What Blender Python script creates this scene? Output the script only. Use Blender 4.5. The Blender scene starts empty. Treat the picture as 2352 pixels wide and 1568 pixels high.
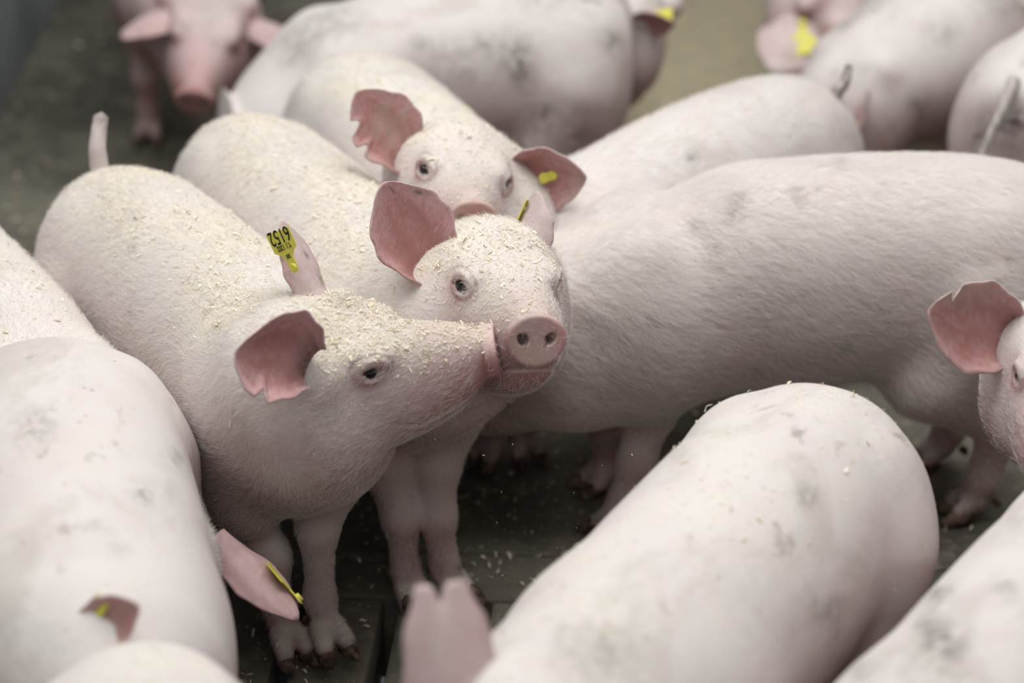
import bpy, bmesh, math, time
import numpy as np
from mathutils import Vector, Matrix

SC = bpy.context.scene
COL = SC.collection
T0 = time.time()

# ------------------------------------------------------------------ camera, world, lights, exposure
FPX, PITCH, CAM_H = 5553.0, math.radians(26.0), 1.575
CAM = np.array([0.0, 0.0, CAM_H])
FW = np.array([0.0, math.cos(PITCH), -math.sin(PITCH)])
UP = np.array([0.0, math.sin(PITCH), math.cos(PITCH)])
RT = np.array([1.0, 0.0, 0.0])

cam_data = bpy.data.cameras.new('camera')
cam = bpy.data.objects.new('camera', cam_data)
COL.objects.link(cam)
cam.location = CAM
cam.rotation_euler = (math.radians(90) - PITCH, 0, 0)
cam_data.sensor_width = 36.0
cam_data.lens = 85.0
cam_data.clip_start = 0.05
cam_data.dof.use_dof = True
cam_data.dof.focus_distance = 2.66
cam_data.dof.aperture_fstop = 2.3
cam_data.dof.aperture_blades = 9
SC.camera = cam

SC.view_settings.view_transform = 'Standard'
SC.view_settings.look = 'None'
SC.view_settings.gamma = 1.0
SC.view_settings.use_curve_mapping = False
SC.view_settings.exposure = 0.06

world = bpy.data.worlds.new('world')
SC.world = world
world.use_nodes = True
world.node_tree.nodes['Background'].inputs[0].default_value = (0.95, 0.93, 1.0, 1)
world.node_tree.nodes['Background'].inputs[1].default_value = 0.07

def area(name, loc, rot, sx, sy, energy, color):
    d = bpy.data.lights.new(name, 'AREA')
    d.shape = 'RECTANGLE'; d.size = sx; d.size_y = sy
    d.energy = energy; d.color = color
    o = bpy.data.objects.new(name, d)
    COL.objects.link(o); o.location = loc; o.rotation_euler = rot
    return o

area('ceiling_daylight_and_fill', (0.0, 2.75, 3.2), (math.radians(-3), 0, 0), 3.8, 2.7, 134, (1.0, 0.996, 0.968))
area('ceiling_daylight_and_fill', (-.4, -1.3, 3.0), (math.radians(42), 0, 0), 4.0, 1.6, 30, (1.0, 0.985, 0.97))  # added fill behind the camera, lifts the shaded chests and legs
area('left_fill', (-3.6, 1.6, 2.3), (math.radians(62), 0, math.radians(-75)), 2.6, 1.2, 14, (0.92, 0.96, 1.0))  # added cool fill from the left, no actual window there

# ------------------------------------------------------------------ small helpers
def at(px, py, z):
    """world point at height z seen where the photograph (2352 x 1568) shows pixel px, py"""
    d = FW + RT * (px - 1176) / FPX + UP * (784 - py) / FPX
    return CAM + d * ((z - CAM_H) / d[2])

def along(h, px, py, length, near=True):
    """point at a given distance from h on the line of sight of px, py"""
    d = FW + RT * (px - 1176) / FPX + UP * (784 - py) / FPX
    d = d / np.linalg.norm(d)
    oc = CAM - h
    b = d @ oc; c = oc @ oc - length ** 2
    q = b * b - c
    if q < 0: return CAM + d * (-b)
    return CAM + d * (-b - math.sqrt(q) if near else -b + math.sqrt(q))

def view(r, u, c):
    """direction from right / up / towards-viewer components"""
    v = RT * r + UP * u - FW * c
    return v / np.linalg.norm(v)

def on_y(px, py, y):
    """point seen at px, py on the upright plane at depth y"""
    d = FW + RT * (px - 1176) / FPX + UP * (784 - py) / FPX
    return CAM + d * (y / d[1])

def unit(v):
    v = np.asarray(v, float)
    return v / max(1e-9, np.linalg.norm(v))

def tag(o, label=None, cat=None, group=None, kind=None):
    if label: o['label'] = label
    if cat: o['category'] = cat
    if group: o['group'] = group
    if kind: o['kind'] = kind
    return o

def empty(name, loc=(0, 0, 0), rz=0.0):
    o = bpy.data.objects.new(name, None)
    COL.objects.link(o); o.location = loc; o.rotation_euler = (0, 0, rz)
    o.empty_display_size = 0.1
    return o

def mesh_obj(name, verts, faces, mat, parent=None, smooth=True):
    me = bpy.data.meshes.new(name)
    me.from_pydata([tuple(v) for v in verts] if not isinstance(verts, np.ndarray) else verts.tolist(), [], faces)
    me.update()
    if smooth: me.polygons.foreach_set('use_smooth', [True] * len(me.polygons))
    if mat: me.materials.append(mat)
    o = bpy.data.objects.new(name, me)
    COL.objects.link(o)
    if parent: o.parent = parent
    return o

# ------------------------------------------------------------------ materials
class NT:
    def __init__(s, name):
        s.m = bpy.data.materials.new(name); s.m.use_nodes = True
        s.t = s.m.node_tree; s.n = s.t.nodes; s.l = s.t.links
        s.b = s.n['Principled BSDF']; s.out = s.n['Material Output']
    def add(s, typ, **kw):
        n = s.n.new(typ)
        for k, v in kw.items(): setattr(n, k, v)
        return n
    def link(s, a, b): s.l.new(a, b)
    def noise(s, vec, scale, detail=4, rough=0.55, dist=0.0):
        n = s.add('ShaderNodeTexNoise'); n.inputs['Scale'].default_value = scale
        n.inputs['Detail'].default_value = detail; n.inputs['Roughness'].default_value = rough
        n.inputs['Distortion'].default_value = dist
        if vec is not None: s.link(vec, n.inputs['Vector'])
        return n.outputs['Fac']
    def ramp(s, fac, lo, hi, a=0.0, b=1.0):
        n = s.add('ShaderNodeMapRange'); n.inputs['From Min'].default_value = lo
        n.inputs['From Max'].default_value = hi; n.inputs['To Min'].default_value = a
        n.inputs['To Max'].default_value = b
        n.interpolation_type = 'SMOOTHSTEP'
        s.link(fac, n.inputs['Value']); return n.outputs['Result']
    def math(s, op, a, b=None):
        n = s.add('ShaderNodeMath', operation=op)
        for i, v in enumerate((a, b)):
            if v is None: continue
            if isinstance(v, (int, float)): n.inputs[i].default_value = v
            else: s.link(v, n.inputs[i])
        return n.outputs[0]
    def mix(s, fac, a, b):
        n = s.add('ShaderNodeMix', data_type='RGBA')
        if isinstance(fac, (int, float)): n.inputs[0].default_value = fac
        else: s.link(fac, n.inputs[0])
        for i, v in ((6, a), (7, b)):
            if isinstance(v, tuple): n.inputs[i].default_value = (*v, 1)
            else: s.link(v, n.inputs[i])
        return n.outputs[2]
    def objvec(s, sx=1, sy=1, sz=1):
        tc = s.add('ShaderNodeTexCoord'); oi = s.add('ShaderNodeObjectInfo')
        mp = s.add('ShaderNodeMapping'); mp.inputs['Scale'].default_value = (sx, sy, sz)
        s.link(tc.outputs['Object'], mp.inputs['Vector'])
        ad = s.add('ShaderNodeVectorMath', operation='ADD')
        sc = s.math('MULTIPLY', oi.outputs['Random'], 37.0)
        s.link(mp.outputs[0], ad.inputs[0]); s.link(sc, ad.inputs[1])
        return ad.outputs[0]
    def bump(s, h, strength, dist):
        n = s.add('ShaderNodeBump'); n.inputs['Strength'].default_value = strength
        n.inputs['Distance'].default_value = dist
        s.link(h, n.inputs['Height']); s.link(n.outputs[0], s.b.inputs['Normal'])

def skin_material():
    k = NT('pig_skin')
    a = k.add('ShaderNodeAttribute', attribute_name='tint')
    sep = k.add('ShaderNodeSeparateColor'); k.link(a.outputs['Color'], sep.inputs[0])
    pink, dirt_and_shade, dust = sep.outputs[0], sep.outputs[1], sep.outputs[2]
    v = k.objvec()
    vs = k.objvec(0.6, 1.0, 1.0)
    big = k.noise(v, 7, 3, 0.6)
    fine = k.noise(v, 160, 3, 0.6)
    blot = k.noise(v, 26, 4, 0.65)
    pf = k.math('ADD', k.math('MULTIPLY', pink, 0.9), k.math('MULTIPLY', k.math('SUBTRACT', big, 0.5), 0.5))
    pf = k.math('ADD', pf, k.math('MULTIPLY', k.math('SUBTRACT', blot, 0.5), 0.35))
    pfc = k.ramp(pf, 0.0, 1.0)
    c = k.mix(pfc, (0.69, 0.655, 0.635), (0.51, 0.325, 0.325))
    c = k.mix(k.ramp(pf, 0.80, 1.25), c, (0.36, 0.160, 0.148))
    # general grime: soft grey-olive smears
    g1 = k.ramp(k.noise(vs, 9, 5, 0.62, 0.6), 0.50, 0.66)
    c = k.mix(k.math('MULTIPLY', g1, 0.38), c, (0.40, 0.36, 0.31))
    g2 = k.ramp(k.noise(vs, 30, 4, 0.6, 0.3), 0.58, 0.68)
    g2 = k.math('MULTIPLY', g2, k.ramp(big, 0.45, 0.62))
    c = k.mix(k.math('MULTIPLY', g2, 0.55), c, (0.19, 0.175, 0.145))
    df = k.math('MULTIPLY', dirt_and_shade, k.ramp(k.noise(v, 70, 4, 0.7), 0.30, 0.62))
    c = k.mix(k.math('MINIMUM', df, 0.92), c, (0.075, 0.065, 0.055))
    # fine sawdust powder lying on the upper sides
    du = k.math('MULTIPLY', dust, k.ramp(k.math('ADD', k.math('MULTIPLY', blot, 0.6), k.math('MULTIPLY', fine, 0.4)), 0.34, 0.62))
    c = k.mix(k.math('MINIMUM', du, 0.85), c, (0.79, 0.75, 0.65))
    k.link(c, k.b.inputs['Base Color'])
    k.b.inputs['Roughness'].default_value = 0.62
    k.b.inputs['Specular IOR Level'].default_value = 0.28
    k.b.inputs['Subsurface Weight'].default_value = 0.12
    k.b.inputs['Subsurface Radius'].default_value = (1.0, 0.35, 0.22)
    k.b.inputs['Subsurface Scale'].default_value = 0.010
    hb = k.math('ADD', k.math('MULTIPLY', k.noise(k.objvec(1, 2.2, 2.2), 120, 4, 0.6), 0.5), k.math('MULTIPLY', k.noise(v, 420, 2, 0.6), 0.4))
    k.bump(hb, 0.35, 0.0016)
    return k.m

def simple(name, col, rough=0.5, spec=0.4, noise=0.0, scale=60, col2=None, sub=0.0, coat=0.0):
    k = NT(name)
    if col2:
        f = k.ramp(k.noise(k.objvec(), scale, 4), 0.38, 0.62)
        k.link(k.mix(f, col, col2), k.b.inputs['Base Color'])
    else:
        k.b.inputs['Base Color'].default_value = (*col, 1)
    k.b.inputs['Roughness'].default_value = rough
    k.b.inputs['Specular IOR Level'].default_value = spec
    k.b.inputs['Subsurface Weight'].default_value = sub
    k.b.inputs['Subsurface Scale'].default_value = 0.005
    k.b.inputs['Coat Weight'].default_value = coat
    return k.m

def flake_material():
    k = NT('wood_shaving')
    oi = k.add('ShaderNodeAttribute', attribute_name='shade')
    c = k.mix(oi.outputs['Fac'], (0.88, 0.83, 0.69), (0.70, 0.56, 0.36))
    k.link(c, k.b.inputs['Base Color']); k.b.inputs['Roughness'].default_value = 0.8
    k.b.inputs['Specular IOR Level'].default_value = 0.15
    return k.m

def concrete_material():
    k = NT('wet_concrete')
    tc = k.add('ShaderNodeTexCoord'); g = k.add('ShaderNodeNewGeometry')
    v = g.outputs['Position']
    a = k.noise(v, 3.0, 6, 0.65); b = k.noise(v, 22, 6, 0.7); d = k.noise(v, 150, 4, 0.7)
    c = k.mix(k.ramp(a, 0.35, 0.65), (0.085, 0.080, 0.064), (0.20, 0.19, 0.15))
    c = k.mix(k.math('MULTIPLY', k.ramp(b, 0.5, 0.7), 0.7), c, (0.29, 0.27, 0.20))
    c = k.mix(k.math('MULTIPLY', k.ramp(d, 0.6, 0.72), 0.6), c, (0.40, 0.36, 0.27))
    # dry, straw coloured stretch at the back of the pen
    sp = k.add('ShaderNodeSeparateXYZ'); k.link(v, sp.inputs[0])
    dry = k.math('MULTIPLY', k.ramp(sp.outputs[1], 3.4, 4.2), k.ramp(sp.outputs[0], -0.15, 0.35))
    straw = k.mix(k.ramp(b, 0.4, 0.65), (0.56, 0.47, 0.31), (0.38, 0.37, 0.28))
    c = k.mix(k.math('MULTIPLY', dry, 0.9), c, straw)
    k.link(c, k.b.inputs['Base Color'])
    k.link(k.ramp(b, 0.3, 0.7, 0.35, 0.75), k.b.inputs['Roughness'])
    k.b.inputs['Specular IOR Level'].default_value = 0.3
    k.bump(k.math('ADD', k.math('MULTIPLY', b, 0.7), k.math('MULTIPLY', d, 0.5)), 0.7, 0.006)
    return k.m

M_SKIN = skin_material()
def hair_material():
    k = NT('white_bristle')
    k.b.inputs['Base Color'].default_value = (0.93, 0.90, 0.87, 1); k.b.inputs['Roughness'].default_value = .45
    tr = k.add('ShaderNodeBsdfTranslucent'); tr.inputs['Color'].default_value = (0.93, 0.89, 0.86, 1)
    mx = k.add('ShaderNodeMixShader'); mx.inputs[0].default_value = .45
    k.link(k.b.outputs[0], mx.inputs[1]); k.link(tr.outputs[0], mx.inputs[2]); k.link(mx.outputs[0], k.out.inputs['Surface'])
    return k.m
M_HAIR = hair_material()
M_EYE = simple('eye_black', (0.008, 0.008, 0.012), 0.08, 0.45)
M_HOOF = simple('dirty_hoof', (0.06, 0.042, 0.032), 0.75, 0.15, col2=(0.20, 0.14, 0.105), scale=80)
M_TAG = simple('yellow_plastic', (0.70, 0.66, 0.09), 0.42, 0.4, col2=(0.64, 0.59, 0.10), scale=120)
M_INK = simple('black_print', (0.015, 0.015, 0.015), 0.6, 0.2)
M_FLAKE = flake_material()
M_FLOOR = concrete_material()
M_PIT = simple('pit_black', (0.006, 0.006, 0.005), 0.9, 0.1)
M_WALL = simple('grey_wall', (0.20, 0.22, 0.235), 0.7, 0.2, col2=(0.26, 0.28, 0.29), scale=5)

# ------------------------------------------------------------------ signed-distance body modelling
def smin(a, b, k):
    h = np.maximum(k - np.abs(a - b), 0.0) / k
    return np.minimum(a, b) - h * h * k * 0.25

def cone(p, a, b, r1, r2):
    a = np.asarray(a, np.float32); b = np.asarray(b, np.float32)
    ba = b - a; pa = p - a
    h = np.clip((pa @ ba) / max(1e-12, float(ba @ ba)), 0, 1)
    return np.linalg.norm(pa - h[:, None] * ba, axis=1) - (r1 + (r2 - r1) * h)

def ellipsoid(p, c, r, R=None):
    q = p - np.asarray(c, np.float32)
    if R is not None: q = q @ R
    r = np.asarray(r, np.float32)
    k0 = np.linalg.norm(q / r, axis=1); k1 = np.linalg.norm(q / (r * r), axis=1)
    return k0 * (k0 - 1) / np.maximum(k1, 1e-6)

def pchip(x, xk, yk):
    xk = np.asarray(xk, float); yk = np.asarray(yk, float)
    h = np.diff(xk); m = np.diff(yk) / h
    d = np.zeros_like(yk)
    for i in range(1, len(xk) - 1):
        if m[i - 1] * m[i] > 0:
            w1 = 2 * h[i] + h[i - 1]; w2 = h[i] + 2 * h[i - 1]
            d[i] = (w1 + w2) / (w1 / m[i - 1] + w2 / m[i])
    d[0] = m[0]; d[-1] = m[-1]
    i = np.clip(np.searchsorted(xk, x) - 1, 0, len(xk) - 2)
    t = (x - xk[i]) / h[i]
    return ((1 + 2 * t) * (1 - t) ** 2 * yk[i] + t * (1 - t) ** 2 * h[i] * d[i]
            + t * t * (3 - 2 * t) * yk[i + 1] + t * t * (t - 1) * h[i] * d[i + 1])

def loft(p, table, expo=2.2, bend=0.0, droop=0.0):
    """body of elliptical sections along x; table rows: x, top, bottom, half width"""
    T = np.asarray(table, float)
    xs = np.linspace(T[0, 0], T[-1, 0], 160)
    top = pchip(xs, T[:, 0], T[:, 1]); bot = pchip(xs, T[:, 0], T[:, 2]); w = pchip(xs, T[:, 0], T[:, 3])
    x = np.clip(p[:, 0], xs[0], xs[-1])
    tp = np.interp(x, xs, top); bt = np.interp(x, xs, bot); ww = np.interp(x, xs, w)
    if droop:
        dr = droop * (np.clip(x, 0, None) / .3) ** 1.6
        tp = tp - dr; bt = bt - .55 * dr
    cz = tp - (tp - bt) * 0.52; y = p[:, 1] - bend * x * np.abs(x)
    hz = np.where(p[:, 2] > cz, tp - cz, cz - bt)
    k = ((np.abs(y) / ww) ** expo + (np.abs(p[:, 2] - cz) / hz) ** expo) ** (1 / expo)
    rad = np.hypot(y, p[:, 2] - cz)
    d = np.where(k > 1e-4, rad * (1 - 1 / np.maximum(k, 1e-4)), -np.minimum(ww, hz))
    d = np.maximum(d, -np.minimum(ww, hz))
    dx = np.abs(p[:, 0] - x)
    return np.where(dx > 0, np.hypot(np.maximum(d, 0), dx) + np.minimum(d, 0) * 0, d)

TRUNK = [(-.372, .375, .330, .012), (-.365, .405, .265, .055), (-.345, .428, .225, .086), (-.30, .449, .200, .108), (-.22, .463, .192, .116),
         (-.12, .468, .190, .117), (-.02, .466, .186, .117), (.08, .462, .188, .113), (.15, .457, .195, .108),
         (.21, .447, .215, .096), (.26, .430, .250, .074), (.295, .40, .29, .045), (.305, .37, .32, .018)]
HEAD = [(-.055, .030, -.055, .045), (-.03, .046, -.085, .062), (0, .049, -.105, .072), (.03, .051, -.114, .073), (.06, .048, -.114, .068), (.09, .044, -.107, .060),
        (.12, .037, -.097, .052), (.15, .033, -.083, .044), (.175, .030, -.066, .037), (.193, .0265, -.046, .030), (.207, .021, -.030, .023)]

class Pig:
    pass

def setup(spec):
    g = Pig(); g.s = spec
    sx, sy, sz = spec.get('scale', (1, 1, 1)); g.sc = np.array([sx, sy, sz])
    g.hs = spec.get('hs', 1.0)
    x, y = spec['root']; a = math.radians(spec['heading'])
    g.loc = np.array([x, y, 0.0]); g.rz = a
    g.R = np.array([[math.cos(a), -math.sin(a), 0], [math.sin(a), math.cos(a), 0], [0, 0, 1]])   # local -> world
    tl = lambda w: (np.asarray(w, float) - g.loc) @ g.R
    g.tl = tl
    H = tl(spec['H']) if 'H' in spec else np.array([.345 * sx, 0, .40 * sz])
    if 'S' in spec: f = unit(tl(spec['S']) - H)
    else: f = unit(np.array([1, 0, -0.5]))
    zr = np.array([0, 0, 1.0]); zr = unit(zr - f * (zr @ f))
    yl = np.cross(zr, f); r = math.radians(spec.get('roll', 0))
    z2 = zr * math.cos(r) + yl * math.sin(r)
    g.H = H; g.HR = np.stack([f, np.cross(z2, f), z2], 1)          # head-local -> pig-local
    g.hl = lambda p: (p - H) @ g.HR / g.hs
    g.hw = lambda q: H + (np.asarray(q, float) * g.hs) @ g.HR.T
    # legs
    def leg(name, pts, rad):
        if name in spec.get('legs', {}): pts = [tl(q) for q in spec['legs'][name]]
        else: pts = [np.array(q) * g.sc for q in pts]
        return [(np.array(q), r_ * (sy + sz) / 2) for q, r_ in zip(pts, rad)]
    FR = (.048, .0300, .0208, .0158, .0150); HR_ = (.080, .056, .026, .019, .0175)
    st = spec.get('stride', (0, 0, 0, 0))
    g.legs = {}
    for nm, sd, q in (('FL', 1, st[0]), ('FR', -1, st[1])):
        g.legs[nm] = leg(nm, [(.135, sd * .058, .27), (.125 + q * .25, sd * .066, .20), (.145 + q * .6, sd * .066, .118), (.14 + q * .9, sd * .066, .055), (.15 + q, sd * .066, .030)], FR)
    for nm, sd, q in (('HL', 1, st[2]), ('HR', -1, st[3])):
        g.legs[nm] = leg(nm, [(-.235, sd * .055, .30), (-.195 + q * .2, sd * .07, .215), (-.285 + q * .7, sd * .066, .130), (-.27 + q * .95, sd * .066, .055), (-.26 + q, sd * .066, .030)], HR_)
    # neck control points
    n0 = np.array([.13, 0, .335]) * g.sc - np.array([0, 0, .25 * spec.get('droop', 0)])
    hb = g.hw((-.01, 0, -.018))
    mid = (n0 + hb) * 0.5 + np.array([.035 * sx, 0, 0]) + (np.array(spec['neck']) if 'neck' in spec else 0)
    g.neck = [(n0, .105 * sy), (mid, .096 * (sy + g.hs) / 2), (hb, .079 * g.hs)]
    g.hb = hb
    # eyes: found on the bare head
    g.eyes = []
    for sd in (1, -1):
        ys = np.linspace(.02, .085, 261).astype(np.float32)
        q = np.stack([np.full_like(ys, .078), sd * ys, np.full_like(ys, .018)], 1)
        d = loft(q, HEAD, 2.2)
        y0 = ys[np.argmin(np.abs(d))]
        n = unit(np.array([spec.get('eyef', .7), sd * 1.0, .35]))
        c = np.array([.078, sd * y0, .018]) - n * .0070
        t = unit(np.cross(n, np.array([0, 0, 1.0]))) * (-sd) ; t = t if t[0] > 0 else -t
        t = unit(t + np.array([0, 0, -.18])); t = unit(t - n * (t @ n))
        b = np.cross(n, t)
        g.eyes.append((c, np.stack([t, b, n], 1), sd))
    g.ears = spec.get('ears', [])
    return g

def sd_head(g, p, fine):
    q = g.hl(p).astype(np.float32)
    d = loft(q, HEAD, 2.15)
    for sd in (1, -1):
        d = smin(d, ellipsoid(q, (.020, sd * .043, -.068), (.055, .036, .046)), .03)     # jowl
        d = smin(d, ellipsoid(q, (.075, sd * .040, .030), (.030, .017, .014)), .02)     # brow
    # snout disc
    c = np.array([.2115, 0, -.003]); R = g.disc
    qq = (q - c.astype(np.float32)) @ R
    wy = 1.12 + 2.2 * np.clip(qq[:, 2], -.03, .03)
    r = np.hypot(qq[:, 1] / wy, qq[:, 2]) - .0252
    ax = np.abs(qq[:, 0] + .001) - .0035
    disc = np.minimum(np.maximum(r, ax), 0) + np.hypot(np.maximum(r, 0), np.maximum(ax, 0)) - .0042
    rad = np.hypot(qq[:, 1] / wy, qq[:, 2])
    disc = disc + .0009 * np.exp(-(rad / .014) ** 2) * (qq[:, 0] > 0)
    d = smin(d, disc, .0055)
    if fine:
        for sd in (1, -1):                                                               # nostrils
            er = np.hypot((qq[:, 1] - sd * .0148 - sd * .25 * (qq[:, 2] - .002)) / .0058, (qq[:, 2] - .002) / .0068)
            t = np.clip((1.15 - er) / .5, 0, 1); d = d + .0140 * t * t * (3 - 2 * t) * (qq[:, 0] > -.018)
        # mouth line
        zm = -.039 - .34 * (.20 - q[:, 0]) + .9 * np.maximum(.125 - q[:, 0], 0)
        win = np.clip((q[:, 0] - .095) / .02, 0, 1) * np.clip((.205 - q[:, 0]) / .006, 0, 1)
        d = d + .0048 * win * np.exp(-((q[:, 2] - zm) / .0030) ** 2) * (np.abs(d) < .02)
        # muzzle wrinkles behind the disc
        wr = np.exp(-((q[:, 0] - .192) / .010) ** 2) * np.clip((q[:, 2] + .03) / .02, 0, 1)
        d = d + .0012 * wr * (0.5 + 0.5 * np.cos((q[:, 0] - .192) / .0042 * math.pi * .5))
        for c, R, sd in g.eyes:
            e = (q - c.astype(np.float32)) @ R.astype(np.float32)
            rr = np.linalg.norm(e, axis=1)
            d = smin(d, rr - .0148, .009)
            er = np.hypot(e[:, 0] / 1.25, e[:, 1] - .001)
            fr = e[:, 2] > 0
            d = d + (.0015 * np.exp(-((er - .0180) / .0018) ** 2) + .0007 * np.exp(-((er - .0250) / .0022) ** 2)) * fr * np.clip(.7 + e[:, 1] * 40, .15, 1)
            d = d - .0016 * np.exp(-((er - .0128) / .0028) ** 2) * fr
            er = np.abs(e[:, 1] + .0010 + 25 * e[:, 0] ** 2 * 0) / .0068 + (e[:, 0] / .0108) ** 2
            t = np.clip((1.25 - er) / .38, 0, 1); d = d + .0085 * t * t * (3 - 2 * t) * fr
    return d

def sd_pig(g, p, fine=True):
    p = p.astype(np.float32); s = g.s
    tb = [(r[0] * g.sc[0], r[1] * g.sc[2], r[2] * g.sc[2], r[3] * g.sc[1]) for r in TRUNK]
    d = loft(p, tb, 2.15, s.get('bend', 0.0), s.get('droop', 0.0))
    sx, sy, sz = g.sc
    for sd in (1, -1):
        d = smin(d, ellipsoid(p, (-.250 * sx, sd * .060 * sy, .30 * sz), (.108 * sx, .062 * sy * s.get('ham', 1), .138 * sz)), .010)
        d = smin(d, ellipsoid(p, (.135 * sx, sd * .052 * sy, .295 * sz), (.078 * sx, .061 * sy, .130 * sz)), .017)
    # neck
    (a, ra), (b, rb), (c, rc) = g.neck
    nk = smin(cone(p, a, b, ra, rb), cone(p, b, c, rb, rc), .04)
    d = smin(d, nk, .05)
    # head only near it
    hm = np.linalg.norm(p - g.H.astype(np.float32), axis=1) < .36 * g.hs
    if hm.any():
        dh = sd_head(g, p[hm], fine) * g.hs
        dd = d[hm]
        fx = np.clip((g.hl(p[hm])[:, 0] - .02) / .05, 0, 1)
        k = .045 * (1 - fx) + .012 * fx
        h = np.maximum(k - np.abs(dd - dh), 0) / k
        d[hm] = np.minimum(dd, dh) - h * h * k * .25
        for e in g.ears:
            if 'bw' in e: continue
            bq, tv = e['base'], e['tv']
            d[hm] = smin(d[hm], cone(p[hm], bq - tv * .034 - e['nv'] * .022, bq + tv * .002 - e['nv'] * .024, .024 * g.hs, .012 * g.hs), .022)
    # legs
    d0 = d.copy()
    for nm, L in g.legs.items():
        m = (p[:, 2] < .38) & (np.abs(p[:, 0] - L[2][0][0]) < .24) & (np.abs(p[:, 1] - L[2][0][1]) < .2)
        if not m.any(): continue
        q = p[m]; ld = None
        for (a, ra), (b, rb) in zip(L[:-1], L[1:]):
            c_ = cone(q, a, b, ra, rb); ld = c_ if ld is None else smin(ld, c_, .018)
        ft = L[-1][0]; fw = g.footdir[nm]; lat = np.array([-fw[1], fw[0], 0])
        for sd in (1, -1):                                                               # two toes
            ld = smin(ld, cone(q, ft + lat * sd * .008, ft + fw * .020 + lat * sd * .0145 + np.array([0, 0, -.012]), .0145, .0110), .006)
        d[m] = np.minimum(d[m], smin(d0[m], ld, .030))
    for c, r, dep in s.get('dents', []):
        d = d + dep * np.exp(-(np.linalg.norm((p - np.array(c, np.float32)) / np.array(r, np.float32), axis=1)) ** 2)
    return d

def surface_nets(f, lo, hi, h):
    n = np.ceil((hi - lo) / h).astype(int) + 1
    ax = [lo[i] + h * np.arange(n[i]) for i in range(3)]
    G = np.empty(n, np.float32)
    for i in range(0, n[0], 24):
        X, Y, Z = np.meshgrid(ax[0][i:i + 24], ax[1], ax[2], indexing='ij')
        G[i:i + 24] = f(np.stack([X.ravel(), Y.ravel(), Z.ravel()], 1)).reshape(X.shape)
    ins = G < 0
    c = np.zeros((n[0] - 1, n[1] - 1, n[2] - 1), np.uint8)
    for dx in (0, 1):
        for dy in (0, 1):
            for dz in (0, 1):
                c += ins[dx:n[0] - 1 + dx, dy:n[1] - 1 + dy, dz:n[2] - 1 + dz]
    act = (c > 0) & (c < 8)
    idx = -np.ones(act.shape, np.int64); ijk = np.argwhere(act)
    idx[act] = np.arange(len(ijk))
    acc = np.zeros((len(ijk), 3)); cnt = np.zeros(len(ijk))
    for a in range(3):
        o1, o2 = [i for i in range(3) if i != a]
        for u in (0, 1):
            for v in (0, 1):
                s0 = ijk.copy(); s0[:, o1] += u; s0[:, o2] += v
                s1 = s0.copy(); s1[:, a] += 1
                g0 = G[tuple(s0.T)]; g1 = G[tuple(s1.T)]
                m = (g0 < 0) != (g1 < 0)
                t = g0[m] / (g0[m] - g1[m])
                pt = s0[m].astype(float); pt[:, a] += t
                acc[m] += pt; cnt[m] += 1
    V = lo + h * acc / cnt[:, None]
    F = []
    for a in range(3):
        o1, o2 = (a + 1) % 3, (a + 2) % 3
        sl0 = [slice(None)] * 3; sl1 = [slice(None)] * 3
        sl0[a] = slice(0, n[a] - 1); sl1[a] = slice(1, n[a])
        i0 = ins[tuple(sl0)]; i1 = ins[tuple(sl1)]
        e = np.argwhere(i0 != i1)
        e = e[(e[:, o1] > 0) & (e[:, o2] > 0) & (e[:, o1] < n[o1] - 1) & (e[:, o2] < n[o2] - 1)]
        def q(du, dv):
            k = e.copy(); k[:, o1] -= du; k[:, o2] -= dv
            return idx[tuple(k.T)]
        quad = np.stack([q(1, 1), q(0, 1), q(0, 0), q(1, 0)], 1)
        fl = ~i0[tuple(e.T)]
        quad[fl] = quad[fl][:, ::-1]
        F.append(quad)
    return V, np.concatenate(F)

def gradient(f, V, e=.0012):
    k = np.array([[1, -1, -1], [-1, -1, 1], [-1, 1, -1], [1, 1, 1.0]])
    g = np.zeros_like(V)
    for d in k: g += d * f(V + d * e)[:, None]
    return g / (4 * e)

def project(f, V, it=3):
    for _ in range(it):
        d = f(V); g = gradient(f, V)
        n2 = np.maximum((g * g).sum(1), .15)
        st = np.clip(d / n2, -.006, .006)
        V = V - g * st[:, None]
    return V

RNG = np.random.default_rng(11)

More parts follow.
